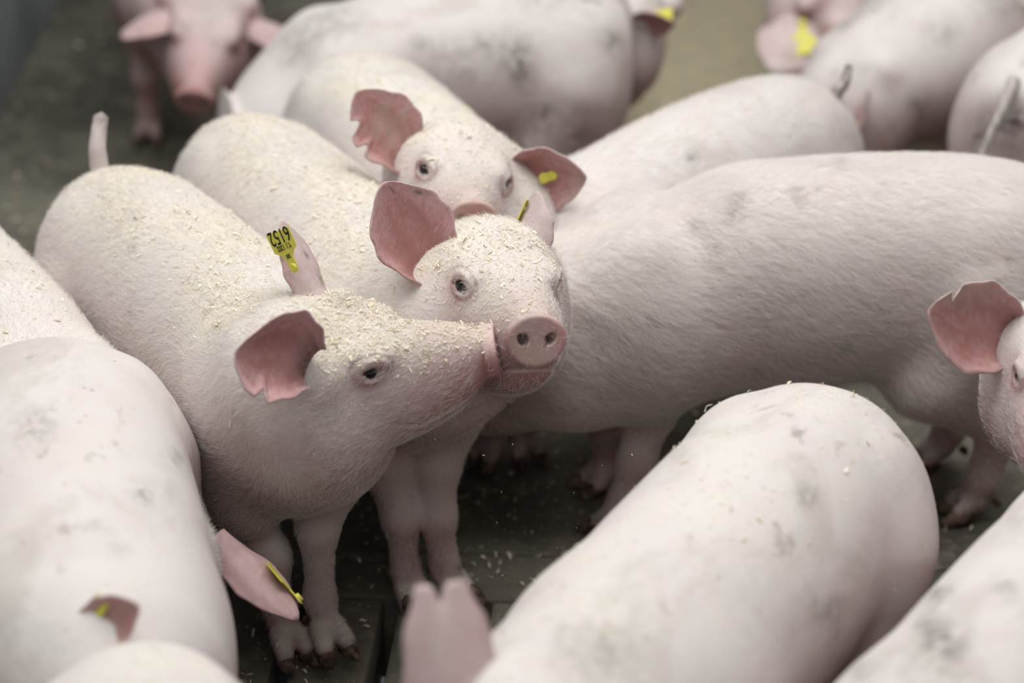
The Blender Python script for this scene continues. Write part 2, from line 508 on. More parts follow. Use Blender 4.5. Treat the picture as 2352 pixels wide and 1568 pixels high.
def make_ear(name, root, e, mat, hs):
    """cupped leaf shaped ear; e: base, tv (towards tip), nv (opening), length, width, notches"""
    nu, nv_ = (44, 33) if e.get('fine') else (26, 19)
    T = e['tv']; N = unit(e['nv'] - T * (e['nv'] @ T)); B = np.cross(N, T)
    L, W = e['len'], e['wid']
    u = np.linspace(0, 1, nu); v = np.linspace(-1, 1, nv_)
    prof = np.interp(u, [0, .08, .2, .35, .5, .65, .8, .9, .96, 1.0], e.get('prof', [.66, .74, .88, .98, 1.0, .88, .62, .38, .22, .05]))
    phi = np.interp(u, [0, .15, .4, .7, 1], e.get('curl', [3.3, 2.6, 1.6, 1.0, .6]))
    U, Vv = np.meshgrid(u, v, indexing='ij')
    hw = np.repeat((prof * W / 2)[:, None], nv_, 1)
    for side, uc, wd, dep in e.get('notch', []):
        m = (np.sign(Vv) == side)
        hw = np.where(m, hw * (1 - dep * np.clip(1.25 - np.abs((U - uc) / wd), 0, 1) ** .6), hw)
    wav = 1 + .03 * np.sin(U * 23 + Vv * 3 + e.get('seed', 0)) * np.abs(Vv)
    hw = hw * wav
    a = Vv * phi[:, None] / 2
    r = hw * 2 / phi[:, None]
    bend = e.get('bend', .15) * L
    lf = 1 - e.get('tipnotch', 0) * np.exp(-((Vv - e.get('tipv', 0)) / .22) ** 2) * U ** 8
    cen = np.outer(u * L, T) + np.outer(bend * u ** 2, N) + np.outer(e.get('side', 0) * L * u ** 2, B)
    P = cen[:, None, :] + ((lf - 1) * U * L)[..., None] * T + (r * np.sin(a))[..., None] * B + (r * (1 - np.cos(a)))[..., None] * N
    # veins and shallow ridges of the inner side
    P = P + (N * 1.0) * (.0016 * np.sin(Vv * 9 + np.sin(U * 5)) * np.clip(U * 3, 0, 1) * (1 - U))[..., None]
    P = P + e['base'] - T * .006 - N * (.006 * (1 - np.clip(U * 4, 0, 1)))[..., None]
    du = np.gradient(P, axis=0); dv = np.gradient(P, axis=1)
    nn = np.cross(dv, du); nn /= np.maximum(np.linalg.norm(nn, axis=2, keepdims=True), 1e-9)
    if (nn.mean((0, 1)) @ N) < 0: nn = -nn
    th = (.0050 - .0028 * np.clip(np.abs(Vv) * .8 + U * .3, 0, 1))[..., None] * hs
    A = P + nn * th * .5; C = P - nn * th * .5
    verts = np.concatenate([A.reshape(-1, 3), C.reshape(-1, 3)])
    K = nu * nv_; F = []
    for i in range(nu - 1):
        for j in range(nv_ - 1):
            q = (i * nv_ + j, i * nv_ + j + 1, (i + 1) * nv_ + j + 1, (i + 1) * nv_ + j)
            F.append(q[::-1]); F.append(tuple(x + K for x in q))
    rim = [i * nv_ for i in range(nu)] + [(nu - 1) * nv_ + j for j in range(1, nv_)] + [i * nv_ + nv_ - 1 for i in range(nu - 2, -1, -1)]
    for x, y in zip(rim[:-1], rim[1:]): F.append((x, y, y + K, x + K))
    # orient
    o = mesh_obj(name, verts, F, mat, root)
    bm = bmesh.new(); bm.from_mesh(o.data); bmesh.ops.recalc_face_normals(bm, faces=bm.faces); bm.to_mesh(o.data); bm.free()
    o.data.polygons.foreach_set('use_smooth', [True] * len(o.data.polygons))
    inner = np.concatenate([np.ones(K), np.zeros(K)])
    ru = np.concatenate([U.ravel()] * 2); rv = np.abs(np.concatenate([Vv.ravel()] * 2))
    edge = np.clip((rv - .86) / .14, 0, 1) + np.clip((ru - .9) / .1, 0, 1)
    pink = np.where(inner > 0, e.get('pink', 1.32) - .30 * np.clip(rv - .3, 0, 1) - .15 * ru, e.get('outer', .50) + .1 * rv)
    vv_ = np.concatenate([Vv.ravel()] * 2)
    for c0, c1, amp in ((.10, .10, .22), (-.28, -.25, .20), (.45, .30, .16), (-.6, -.15, .12)):
        pink = pink + inner * amp * np.exp(-((vv_ - c0 - c1 * ru - .06 * np.sin(ru * 9 + c0 * 20)) / .07) ** 2) * np.clip(ru * 5, 0, 1) * np.clip(1.15 - ru, 0, 1)
    pink = pink + RNG.normal(0, .05, len(pink))
    dirt_and_shade = .35 * np.clip(edge, 0, 1) * (RNG.random(2 * K) < .5) + np.where(inner > 0, .75 * np.exp(-(ru / .16) ** 2) * (rv < .75), 0)  # dirty rim; inner base darkened as painted shade of the ear cup
    for (uu, vv, rr, amt) in e.get('spots', []):
        dirt_and_shade = dirt_and_shade + amt * np.exp(-(((ru - uu) / rr) ** 2 + ((np.concatenate([Vv.ravel()] * 2) - vv) / (rr * 1.6)) ** 2))
    tint = np.stack([np.clip(pink, 0, 1.3), np.clip(dirt_and_shade, 0, 1), np.full(2 * K, e.get('dust', 0.0)) * (1 - inner), np.ones(2 * K)], 1)
    at_ = o.data.attributes.new('tint', 'FLOAT_COLOR', 'POINT'); at_.data.foreach_set('color', tint.astype(np.float32).ravel())
    e['P'] = P; e['nn'] = nn
    return o

def tube(name, pts, rad, mat, root, seg=10, pinks=.35, dirt_and_shade=None):
    pts = np.array(pts, float); n = len(pts)
    fine = []; rf = []; tt = np.linspace(0, n - 1, (n - 1) * 5 + 1)
    for c in range(3): fine.append(pchip(tt, np.arange(n), pts[:, c]))
    fine = np.stack(fine, 1); rf = np.interp(tt, np.arange(n), rad)
    V = []; F = []
    for i, (c, r) in enumerate(zip(fine, rf)):
        t = unit(fine[min(i + 1, len(fine) - 1)] - fine[max(i - 1, 0)])
        x = unit(np.cross(t, [.3, 1, .2])); y = np.cross(t, x)
        for k in range(seg):
            a = 2 * math.pi * k / seg; V.append(c + r * (math.cos(a) * x + math.sin(a) * y))
    m = len(fine)
    for i in range(m - 1):
        for k in range(seg):
            F.append((i * seg + k, i * seg + (k + 1) % seg, (i + 1) * seg + (k + 1) % seg, (i + 1) * seg + k))
    V.append(fine[-1] + unit(fine[-1] - fine[-2]) * rf[-1] * .7); e = len(V) - 1
    for k in range(seg): F.append(((m - 1) * seg + k, (m - 1) * seg + (k + 1) % seg, e))
    o = mesh_obj(name, np.array(V), F, mat, root)
    ti = np.tile(np.array([pinks, 0, 0, 1.0]), (len(V), 1))
    if dirt_and_shade:
        for i in range(m): ti[i * seg:(i + 1) * seg, 1] = np.interp(i / (m - 1), [0, .45, 1], dirt_and_shade)
        ti[-1, 1] = dirt_and_shade[-1]
    at_ = o.data.attributes.new('tint', 'FLOAT_COLOR', 'POINT'); at_.data.foreach_set('color', ti.astype(np.float32).ravel())
    return o

_claw = None
def claw_mesh():
    """one toe nail: wedge with a rounded front, sole at z = 0, pointing along +x"""
    global _claw
    if _claw: return _claw
    bm = bmesh.new()
    bmesh.ops.create_uvsphere(bm, u_segments=12, v_segments=8, radius=1)
    for v in bm.verts:
        x, y, z = v.co
        z = max(z, -.55)
        f = (x + 1) / 2
        v.co = ((x * .022 + .006), y * (.0118 - .004 * f), (z + .55) * (.0175 - .008 * f))
    me = bpy.data.meshes.new('claw'); bm.to_mesh(me); bm.free()
    me.polygons.foreach_set('use_smooth', [True] * len(me.polygons)); me.materials.append(M_HOOF)
    _claw = me
    return me

def build_pig(spec):
    t0 = time.time()
    g = setup(spec); s = spec
    root = empty('pig', tuple(g.loc), g.rz)
    tag(root, s['label'], 'pig', 'young pigs crowded in the pen')
    hs = g.hs
    g.disc = np.array(Matrix.Rotation(math.radians(s.get('disc', 8)), 3, 'Y')).astype(np.float32)
    g.footdir = {}
    for nm, L in g.legs.items():
        d = L[-1][0] - L[-2][0]; d[2] = 0
        d = d + np.array([.02, 0, 0]); g.footdir[nm] = unit(d)
    for e in g.ears:
        sd = e['sd']
        e['base'] = g.tl(e['bw']) if 'bw' in e else g.hw(e.get('at', (.000, sd * .054, .030)))
        e['tv'] = unit(np.asarray(e['tip']) @ g.R); e['nv'] = unit(np.asarray(e['open']) @ g.R)
    f_c = lambda p: sd_pig(g, p, False)
    f_f = lambda p: sd_pig(g, p, True)
    keys = [np.array([-.40, -.14, .0]) * g.sc, np.array([.30, .14, .50]) * g.sc, g.hw((.23, .05, .05)), g.hw((.23, -.05, -.1)), g.hw((-.05, .11, .09)), g.hw((-.05, -.11, -.13))]
    for L in g.legs.values(): keys += [q - .05 for q, _ in L] + [q + .05 for q, _ in L]
    keys = np.array(keys); lo = keys.min(0) - .03; hi = keys.max(0) + .03; lo[2] = -.02
    h = s.get('res', .010)
    V, F = surface_nets(f_c, lo, hi, h)
    V = project(f_c, V, 2)
    me = bpy.data.meshes.new('body'); me.from_pydata(V.tolist(), [], F.tolist())
    lev = s.get('lev', 1)
    for k in range(lev):
        bm = bmesh.new(); bm.from_mesh(me)
        sel = set()
        co = np.array([v.co for v in bm.verts])
        q = g.hl(co)
        if k == 0: vm = (q[:, 0] > -.02) & (np.abs(q[:, 1]) < .14) & (np.abs(q[:, 2]) < .16)
        else: vm = (q[:, 0] > .045) & (np.abs(q[:, 1]) < .12) & (np.abs(q[:, 2]) < .14)
        vm = vm | ((co[:, 2] < .07) & (k == 0))
        for f in bm.faces:
            if all(vm[v.index] for v in f.verts):
                for ed in f.edges: sel.add(ed)
        bmesh.ops.subdivide_edges(bm, edges=list(sel), cuts=1, use_grid_fill=True)
        bm.to_mesh(me); bm.free()
        V = np.empty(len(me.vertices) * 3); me.vertices.foreach_get('co', V); V = V.reshape(-1, 3)
        V = project(f_f, V, 3)
        me.vertices.foreach_set('co', V.ravel()); me.update()
    N = gradient(f_f, V); N /= np.maximum(np.linalg.norm(N, axis=1, keepdims=True), 1e-9)
    me.polygons.foreach_set('use_smooth', [True] * len(me.polygons))
    me.materials.append(M_SKIN)
    body = bpy.data.objects.new('body', me); COL.objects.link(body); body.parent = root
    # ---- tint: pinkness, dirt with painted nostril shade, dust
    q = g.hl(V); n = len(V)
    sm = lambda x, a, b: np.clip((x - a) / (b - a), 0, 1)
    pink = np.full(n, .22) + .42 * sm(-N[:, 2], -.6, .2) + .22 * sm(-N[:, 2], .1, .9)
    face = (q[:, 0] > .0) & (np.abs(q[:, 1]) < .1) & (np.abs(q[:, 2]) < .13)
    pink += np.where(face, .10 + .40 * sm(q[:, 0], .10, .18) + .30 * sm(q[:, 0], .200, .208) * sm(q[:, 2], -.036, -.026), 0)
    for c, R, sd in g.eyes:
        r = np.linalg.norm(q - c, axis=1)
        pink += .48 * np.exp(-(r / .021) ** 2)
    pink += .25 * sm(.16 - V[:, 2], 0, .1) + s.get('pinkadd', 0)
    qd = (q - np.array([.2115, 0, -.003])) @ g.disc
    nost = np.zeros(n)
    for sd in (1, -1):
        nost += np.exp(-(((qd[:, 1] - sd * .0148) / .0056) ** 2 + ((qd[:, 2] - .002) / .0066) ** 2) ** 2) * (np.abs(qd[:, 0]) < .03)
    nz = lambda sc_, ph: (np.sin(V[:, 0] * sc_ + ph) * np.sin(V[:, 1] * sc_ * 1.3 + ph * 2) * np.sin(V[:, 2] * sc_ * 1.1 + ph * 3))
    dirt_and_shade = .5 * sm(.10 - V[:, 2], 0, .08) * (.6 + .8 * nz(60, 1)) + s.get('grime', 0) * np.clip(nz(19, s.get('seed', 0)) * 2, 0, 1)
    for c, r, amt in s.get('marks', []):
        cc = np.array(c) if len(c) == 3 else None
        rr = np.linalg.norm((V - cc) / np.array(r), axis=1)
        dirt_and_shade = dirt_and_shade + amt * np.exp(-rr ** 2)
    dirt_and_shade = dirt_and_shade + 1.2 * nost  # painted shade inside the nostrils, added on top of the dirt
    for (px, py, rad, amt) in s.get('spots', []):
        # mud spots given by where they sit on the flank
        d = FW + RT * (px - 1176) / FPX + UP * (784 - py) / FPX; d = d / np.linalg.norm(d)
        W = V @ g.R.T + g.loc; rel = W - CAM
        t = rel @ d; perp = np.linalg.norm(rel - t[:, None] * d, axis=1)
        facing = ((N @ g.R.T) @ d) < -.1
        near = t < (t[(perp < .02) & facing].min() + .08 if ((perp < .02) & facing).any() else 0)
        dirt_and_shade = dirt_and_shade + np.where(facing & near, amt * np.exp(-(perp / rad) ** 2), 0)
    tz = sm(N[:, 2], .35, .85)
    dust = s.get('dust', 0) * tz * (.75 + .5 * nz(23, 2.0)) * (1 - .6 * sm(q[:, 0], .02, .06) * face)
    g.dust = dust; g.V = V; g.N = N
    tint = np.stack([np.clip(pink, 0, 1.2), np.clip(dirt_and_shade, 0, 1), np.clip(dust, 0, 1), np.ones(n)], 1)
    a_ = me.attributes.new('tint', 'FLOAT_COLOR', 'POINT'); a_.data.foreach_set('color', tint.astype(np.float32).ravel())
    # ---- eyes
    for c, R, sd in g.eyes:
        bm = bmesh.new(); bmesh.ops.create_uvsphere(bm, u_segments=20, v_segments=12, radius=.0110 * hs)
        em = bpy.data.meshes.new('eye'); bm.to_mesh(em); bm.free()
        em.polygons.foreach_set('use_smooth', [True] * len(em.polygons)); em.materials.append(M_EYE)
        eo = bpy.data.objects.new('eye', em); COL.objects.link(eo); eo.parent = root
        eo.location = g.hw(c + R[:, 2] * .0026)
        tag(eo, 'black eye')
    # ---- ears
    for e in g.ears:
        e['len'] = e.get('len', .112) * hs; e['wid'] = e.get('wid', .085) * hs
        e['fine'] = lev > 1
        e['o'] = make_ear('ear', root, e, M_SKIN, hs)
        if e.get('tag'): make_tag(root, e, hs)
    # ---- tail
    if 'tail' in s:
        tp = [g.tl(w) for w in s['tail']]
        tube('tail', tp, np.linspace(.0125, s.get('tail_tip', .0055), len(tp)) * s.get('tail_r', 1), M_SKIN, root, dirt_and_shade=s.get('tail_dirt', (0, .2, .5)))
    # ---- hooves
    for nm, L in g.legs.items():
        if s.get('nohoof'): break
        ft = L[-1][0]; fd = g.footdir[nm]; lat = np.array([-fd[1], fd[0], 0]); zz = max(0.0, ft[2] - .030)
        for sd in (1, -1):
            o = bpy.data.objects.new('hoof', claw_mesh()); COL.objects.link(o); o.parent = root
            p = ft + fd * .018 + lat * sd * .0145; o.location = (p[0], p[1], zz)
            o.rotation_euler = (0, 0, math.atan2(fd[1], fd[0]) + sd * .12)
        for sd in (1, -1):
            o = bpy.data.objects.new('dewclaw', claw_mesh()); COL.objects.link(o); o.parent = root
            p = ft - fd * .024 + lat * sd * .015; o.location = (p[0], p[1], zz + .026); o.scale = (.38, .45, .5)
            o.rotation_euler = (0, .6, math.atan2(fd[1], fd[0]) + math.pi)
    # ---- hair
    if s.get('hair', 0): make_hair(g, root, body, s['hair'])
    g.root = root; g.body = body
    print('pig', s['label'][:30], len(V), round(time.time() - t0, 2))
    return g

def sample(me, V, count, weight=None, rng=RNG):
    me.calc_loop_triangles()
    T = np.empty(len(me.loop_triangles) * 3, np.int32); me.loop_triangles.foreach_get('vertices', T); T = T.reshape(-1, 3)
    A = np.linalg.norm(np.cross(V[T[:, 1]] - V[T[:, 0]], V[T[:, 2]] - V[T[:, 0]]), axis=1)
    if weight is not None: A = A * weight[T].mean(1)
    c = np.cumsum(A); i = np.searchsorted(c, rng.random(count) * c[-1]); i = np.minimum(i, len(T) - 1)
    r1 = np.sqrt(rng.random(count)); r2 = rng.random(count)
    w = np.stack([1 - r1, r1 * (1 - r2), r1 * r2], 1)
    return T[i], w

def make_hair(g, root, body, count):
    V, N = g.V, g.N
    q = g.hl(V)
    wt = np.ones(len(V))
    wt *= 1 - .92 * np.clip((q[:, 0] - .17) / .03, 0, 1) * (np.abs(q[:, 1]) < .08)          # almost bare snout
    for c, R, sd in g.eyes: wt *= 1 - np.exp(-(np.linalg.norm(q - c, axis=1) / .021) ** 4)
    wt *= np.where(V[:, 2] < .06, .2, 1)
    W = N @ g.R.T; P = V @ g.R.T + g.loc
    face = ((CAM - P) * W).sum(1) / np.linalg.norm(CAM - P, axis=1)
    wt *= np.where(face > -.25, 1, .12)
    ids, w = sample(body.data, V, count, wt)
    p = (V[ids] * w[..., None]).sum(1); n = (N[ids] * w[..., None]).sum(1); n /= np.linalg.norm(n, axis=1, keepdims=True)
    hq = g.hl(p)
    flow = np.tile(np.array([-1.0, 0, -.55]), (count, 1))
    hx = -g.HR[:, 0] - g.HR[:, 2] * .35
    hf = np.clip((hq[:, 0] + .02) / .06, 0, 1) * (np.linalg.norm(p - g.H, axis=1) < .3)
    flow = flow * (1 - hf[:, None]) + hx * hf[:, None]
    lf = np.clip((.22 - p[:, 2]) / .08, 0, 1)
    flow = flow * (1 - lf[:, None]) + np.array([-.15, 0, -1.0]) * lf[:, None]
    for px, py, rad, sgn in g.s.get('swirl', []):
        ray = FW + RT * (px - 1176) / FPX + UP * (784 - py) / FPX; ray = ray / np.linalg.norm(ray)
        tt = (P - CAM) @ ray; off = np.linalg.norm(P - CAM - tt[:, None] * ray, axis=1)
        c = P[np.argmin(np.where(off < .012, tt, 99))]
        d = p - g.tl(c); r = np.linalg.norm(d, axis=1)
        sw = np.cross(n, d) / np.maximum(r, 1e-5)[:, None] * sgn + d / np.maximum(r, 1e-5)[:, None] * .35
        k = np.exp(-(r / rad) ** 2)[:, None]
        flow = flow * (1 - k) + sw * k
    # gentle whorls
    ph = np.sin(p[:, 0] * 31 + p[:, 2] * 17) * .35 + np.sin(p[:, 2] * 43 - p[:, 0] * 13) * .25
    flow = flow + np.cross(n, flow) * ph[:, None] * g.s.get('whorl', .8) + RNG.normal(0, .28, (count, 3))
    t = flow - n * (flow * n).sum(1, keepdims=True); t /= np.maximum(np.linalg.norm(t, axis=1, keepdims=True), 1e-6)
    lift = RNG.uniform(.10, .50, count)[:, None]
    ln = RNG.uniform(.010, .023, count)[:, None] * g.s.get('hairlen', 1.0)
    ln = ln * (1 - .35 * hf[:, None]) * (1 - .55 * lf[:, None])
    side = np.cross(n, t) * RNG.normal(0, .22, count)[:, None]
    K = 4; pts = np.empty((count, K, 3), np.float32)
    for k in range(K):
        u = k / (K - 1)
        pts[:, k] = p + t * ln * u + n * (ln * lift * (u - .55 * u * u)) + side * ln * u * u
    pts[:, 0] -= n * .001
    cu = bpy.data.hair_curves.new('bristles'); cu.add_curves([K] * count)
    cu.attributes['position'].data.foreach_set('vector', pts.ravel())
    ra = cu.attributes.get('radius') or cu.attributes.new('radius', 'FLOAT', 'POINT')
    r0 = RNG.uniform(.000075, .00014, count).astype(np.float32)
    rr = np.stack([r0 * f for f in (1, .95, .75, .25)], 1)
    ra.data.foreach_set('value', rr.ravel().astype(np.float32))
    cu.materials.append(M_HAIR)
    o = bpy.data.objects.new('bristles', cu); COL.objects.link(o); o.parent = root
    tag(o, 'fine white bristles', kind='stuff')

def make_tag(root, e, hs):
    """yellow plastic ear tag: plate, neck and pin button"""
    t = e['tag']; k = t.get('size', 1.0)
    P, nn = e['P'], e['nn']; nu, nv = P.shape[:2]
    iu = int(t.get('u', .5) * (nu - 1)); iv = int((t.get('v', 0) + 1) / 2 * (nv - 1))
    sgn = t.get('face', 1)
    c = P[iu, iv] + nn[iu, iv] * sgn * t.get('off', .004)
    if 'shift' in t: c = c + np.asarray(t['shift']) @ np.asarray(root.rotation_euler.to_matrix()).astype(float)
    R = np.asarray(root.rotation_euler.to_matrix()).astype(float)
    ax = unit(np.asarray(t['dir']) @ R); nz = np.asarray(t['norm']) @ R; nz = unit(nz - ax * (nz @ ax)); bx = np.cross(ax, nz)
    M = Matrix(((*[0] * 4,), (*[0] * 4,), (*[0] * 4,), (0, 0, 0, 1)))
    for r in range(3): M[r][0], M[r][1], M[r][2], M[r][3] = bx[r], ax[r], nz[r], c[r]
    out = t.get('shape', [(-.0055, -.004), (-.0065, .010), (-.011, .016), (-.0185, .021), (-.0185, .046), (.0185, .046), (.0185, .021), (.011, .016), (.0065, .010), (.0055, -.004)])
    bm = bmesh.new()
    arc = [(math.cos(a) * .0065, -.004 + math.sin(a) * .0065) for a in np.linspace(0, -math.pi, 8)[1:-1]]
    loop = [(x, y) for x, y in out] + arc
    vs = [bm.verts.new((x * k, y * k, 0)) for x, y in loop]
    f = bm.faces.new(vs)
    ex = bmesh.ops.extrude_face_region(bm, geom=[f])
    for v in ex['geom']:
        if isinstance(v, bmesh.types.BMVert): v.co.z += .0016 * k
    bmesh.ops.recalc_face_normals(bm, faces=bm.faces)
    bmesh.ops.bevel(bm, geom=[ed for ed in bm.edges if ed.calc_face_angle(0) > .8], offset=.0005 * k, segments=1, affect='EDGES')
    # pin button
    cy = bmesh.ops.create_cone(bm, cap_ends=True, segments=16, radius1=.0055 * k, radius2=.0045 * k, depth=.004 * k)
    for v in cy['verts']: v.co.z += .003 * k; v.co.y -= .003 * k
    me = bpy.data.meshes.new('ear_tag'); bm.to_mesh(me); bm.free(); me.materials.append(M_TAG)
    o = bpy.data.objects.new('ear_tag', me); COL.objects.link(o); o.parent = root; o.matrix_local = M
    tag(o, 'yellow ear tag')
    if t.get('button'):
        pass
    for txt, size, x, y, rot in t.get('text', []):
        cu = bpy.data.curves.new('tag_number', 'FONT'); cu.body = txt; cu.size = size * k; cu.align_x = 'CENTER'; cu.align_y = 'CENTER'
        cu.extrude = .0001; cu.offset = .00015
        cu.materials.append(M_INK)
        tmp = bpy.data.objects.new('tag_number', cu); tm = bpy.data.meshes.new_from_object(tmp); bpy.data.objects.remove(tmp)
        to = bpy.data.objects.new('tag_number', tm); COL.objects.link(to); to.parent = o
        to.location = (x * k, y * k, .00185 * k); to.rotation_euler = (0, 0, math.radians(rot)); to.scale = (.62, 1, 1)
    return o

def flakes(name, label, P, Nn, sizes, rng, lift=.0008):
    """thin curled shavings lying at points P with normals Nn, one stuff object"""
    n = len(P)
    r = rng.normal(size=(n, 3)); t = r - Nn * (r * Nn).sum(1, keepdims=True); t /= np.maximum(np.linalg.norm(t, axis=1, keepdims=True), 1e-6)
    b = np.cross(Nn, t)
    tilt = rng.normal(0, .38, (n, 2))
    t2 = t + Nn * tilt[:, :1]; b2 = b + Nn * tilt[:, 1:]
    L = sizes[:, None]; W = L * rng.uniform(.10, .50, (n, 1)) ** 1.15; cur = L * rng.uniform(.0, .35, (n, 1))
    c = P + Nn * (lift + np.abs(tilt).max(1, keepdims=True) * L * .35)
    vs = np.empty((n, 6, 3))
    for i, (x, dz) in enumerate(((-.5, 0), (0, 1), (.5, 0))):
        jx = rng.normal(0, .08, (n, 1))
        taper = 1 - .45 * abs(x) * 2 * rng.random((n, 1))
        vs[:, i * 2] = c + t2 * L * (x + jx) - b2 * W * .5 * taper + Nn * cur * dz
        vs[:, i * 2 + 1] = c + t2 * L * (x - jx) + b2 * W * .5 * taper + Nn * cur * dz * .8
    F = np.array([[0, 2, 3, 1], [2, 4, 5, 3]])
    faces = (F[None] + np.arange(n)[:, None, None] * 6).reshape(-1, 4)
    o = mesh_obj(name, vs.reshape(-1, 3), faces.tolist(), M_FLAKE, None, smooth=False)
    sh = np.repeat(np.clip(rng.beta(1.3, 3.2, n), 0, 1), 6).astype(np.float32)
    a = o.data.attributes.new('shade', 'FLOAT', 'POINT'); a.data.foreach_set('value', sh)
    tag(o, label, 'sawdust', kind='stuff')
    return o

def dust_pig(g, label, count, smax=.010, extra=None):
    rng = np.random.default_rng(abs(hash(label)) % 1000 if False else len(label) * 7 + count)
    wt = np.clip(g.dust, 0, 2) ** 1.4 + .004
    if extra is not None: wt = wt + extra(g)
    ids, w = sample(g.body.data, g.V, count, wt, rng)
    p = (g.V[ids] * w[..., None]).sum(1); n = (g.N[ids] * w[..., None]).sum(1); n /= np.linalg.norm(n, axis=1, keepdims=True)
    P = p @ g.R.T + g.loc; Nn = n @ g.R.T
    sz = np.clip(.00145 * np.exp(rng.normal(.15, .55, count)), .0009, smax)
    return flakes('wood_shavings', label, P, Nn, sz, rng)

# ------------------------------------------------------------------ the pen
def box(name, lo, hi, mat, parent=None, bev=0.006, jit=0.0):
    bm = bmesh.new(); bmesh.ops.create_cube(bm, size=1)
    for v in bm.verts:
        v.co = [lo[i] + (hi[i] - lo[i]) * (v.co[i] + .5) for i in range(3)]
    if bev: bmesh.ops.bevel(bm, geom=list(bm.edges), offset=bev, segments=2, affect='EDGES', profile=.6)
    me = bpy.data.meshes.new(name); bm.to_mesh(me); bm.free(); me.materials.append(mat)
    o = bpy.data.objects.new(name, me); COL.objects.link(o)
    if parent: o.parent = parent
    return o

SLOT = math.radians(-4.0)
floor = empty('floor', (0, 2.62, 0), SLOT); tag(floor, 'dark wet slatted concrete floor of the pig pen', kind='structure')
def slat_panel(y0, y1, xs, gap):
    for i, x in enumerate(xs[:-1]):
        box('slat', (x + gap / 2, y0 + .09, -.10), (xs[i + 1] - gap / 2, y1 - .11, -.0005 - .001 * ((i * 7) % 3)), M_FLOOR, floor, .007)
    box('cross_beam', (xs[0], y0, -.12), (xs[-1], y0 + .09, 0), M_FLOOR, floor, .004)
    box('cross_beam', (xs[0], y1 - .11, -.12), (xs[-1], y1 - .004, 0), M_FLOOR, floor, .004)
XS = [-.139 + .112 * i for i in range(-12, 13)]
slat_panel(-1.05, 0.0, XS, .021)
box('slab', (-3.2, 0.004, -.12), (3.4, 5.0, -.002), M_FLOOR, floor, .006)
box('pit', (-3.2, -3.0, -.62), (3.4, 0.0, -.60), M_PIT, floor, 0)
box('slab', (-3.2, -3.2, -.12), (XS[0] - .012, 0.0, -.001), M_FLOOR, floor, .006)
box('slab', (XS[-1] + .012, -3.2, -.12), (3.4, 0.0, -.001), M_FLOOR, floor, .006)
box('slab', (XS[0] - .008, -3.2, -.12), (XS[-1] + .008, -1.054, -.001), M_FLOOR, floor, .006)
w = box('wall_back', (-3.4, 7.5, -.1), (3.6, 7.7, 2.6), M_WALL, None, .01); tag(w, 'grey wall at the far end of the pen', kind='structure')
w = box('wall_left', (-2.2, .6, -.1), (-.945, 7.6, 1.1), M_WALL, None, .02); tag(w, 'blue grey concrete partition at the left edge of the pen', kind='structure')

# ------------------------------------------------------------------ the pigs (metres; heading = compass angle of the body, H = skull, S = snout)
pigs = {}
def pig(key, **k):
    pigs[key] = k


pig('A', label='pig in profile lifting its snout, yellow tag 6152 in its far ear', root=(-.335, 2.535), heading=-58, scale=(1.02, .965, 1.0), hs=.97,
    H=at(690, 838, .42), S=along(at(690, 838, .42), 1138, 800, .15), roll=-8, res=.0085, lev=2, dust=1.0, hair=70000, disc=-6,
    legs=dict(FL=[on_y(690, 960, 2.42), on_y(735, 1075, 2.41), on_y(730, 1215, 2.40), on_y(735, 1370, 2.40), on_y(752, 1440, 2.385)],
              FR=[on_y(540, 1000, 2.44), on_y(560, 1140, 2.43), on_y(622, 1280, 2.40), on_y(640, 1400, 2.40), on_y(660, 1455, 2.385)]),
    tail=[at(228, 385, .435), at(224, 350, .455), at(226, 310, .475), at(232, 268, .495)], tail_dirt=(0, .1, .45), tail_tip=.0095, swirl=[(640, 1050, .05, 1)],
    ears=[dict(sd=-1, at=(.011, -.074, .050), tip=view(-.74, .40, .52), open=view(.55, -.05, .85), curl=[3.6, 3.0, 2.2, 1.5, .9], len=.094, wid=.124, notch=[(1, .55, .05, .25)], side=.25, dust=.3),
          dict(sd=1, at=(.032, .050, .040), tip=view(-.34, .93, .05), open=view(-.75, -.28, -.55), len=.112, wid=.068, pink=.9, outer=.66, spots=[(.6, .2, .07, .8), (.35, .3, .08, .7)],
               tag=dict(u=.56, v=-.7, face=-1, off=.009, dir=view(-.40, .88, .1), norm=view(-.55, -.1, .85), size=.86,
                        text=[('6152', .027, 0, .0395, 180), ('Y.1 1202', .010, 0, .0245, 180), ('305', .008, 0, .012, 180)]))])
pig('B', label='pig behind the profile pig, pink round snout and one large upright ear towards the viewer', root=(-.206, 2.703), heading=-62, scale=(1.06, .94, 1.0), hs=1.0,
    H=at(1132, 640, .435), S=along(at(1132, 640, .435), 1230, 775, .212, True), roll=4, eyef=1.4, res=.0085, lev=2, dust=.9, hair=55000, disc=-4,
    legs=dict(FL=[on_y(1010, 960, 2.55), on_y(1000, 1050, 2.54), on_y(1005, 1185, 2.53), on_y(1022, 1300, 2.53), on_y(1040, 1338, 2.52)],
              FR=[on_y(880, 960, 2.55), on_y(885, 1060, 2.53), on_y(922, 1190, 2.52), on_y(932, 1310, 2.52), on_y(945, 1350, 2.51)]),
    ears=[dict(sd=-1, at=(.010, -.076, .012), tip=view(-.50, .83, .22), open=view(.42, .12, .90), len=.122, wid=.115, spots=[(.75, -.8, .05, .9), (.9, -.3, .04, .8)], seed=1),
          dict(sd=1, at=(0, .032, .020), tip=view(.12, .98, .1), open=view(.75, .0, -.65), len=.086, wid=.072, notch=[(-1, .75, .06, .5)], seed=2,
               tag=dict(u=.36, v=-.9, shift=view(-.85, .1, .6) * .011, dir=view(.42, .9, .1), norm=view(.92, -.35, .12)))])
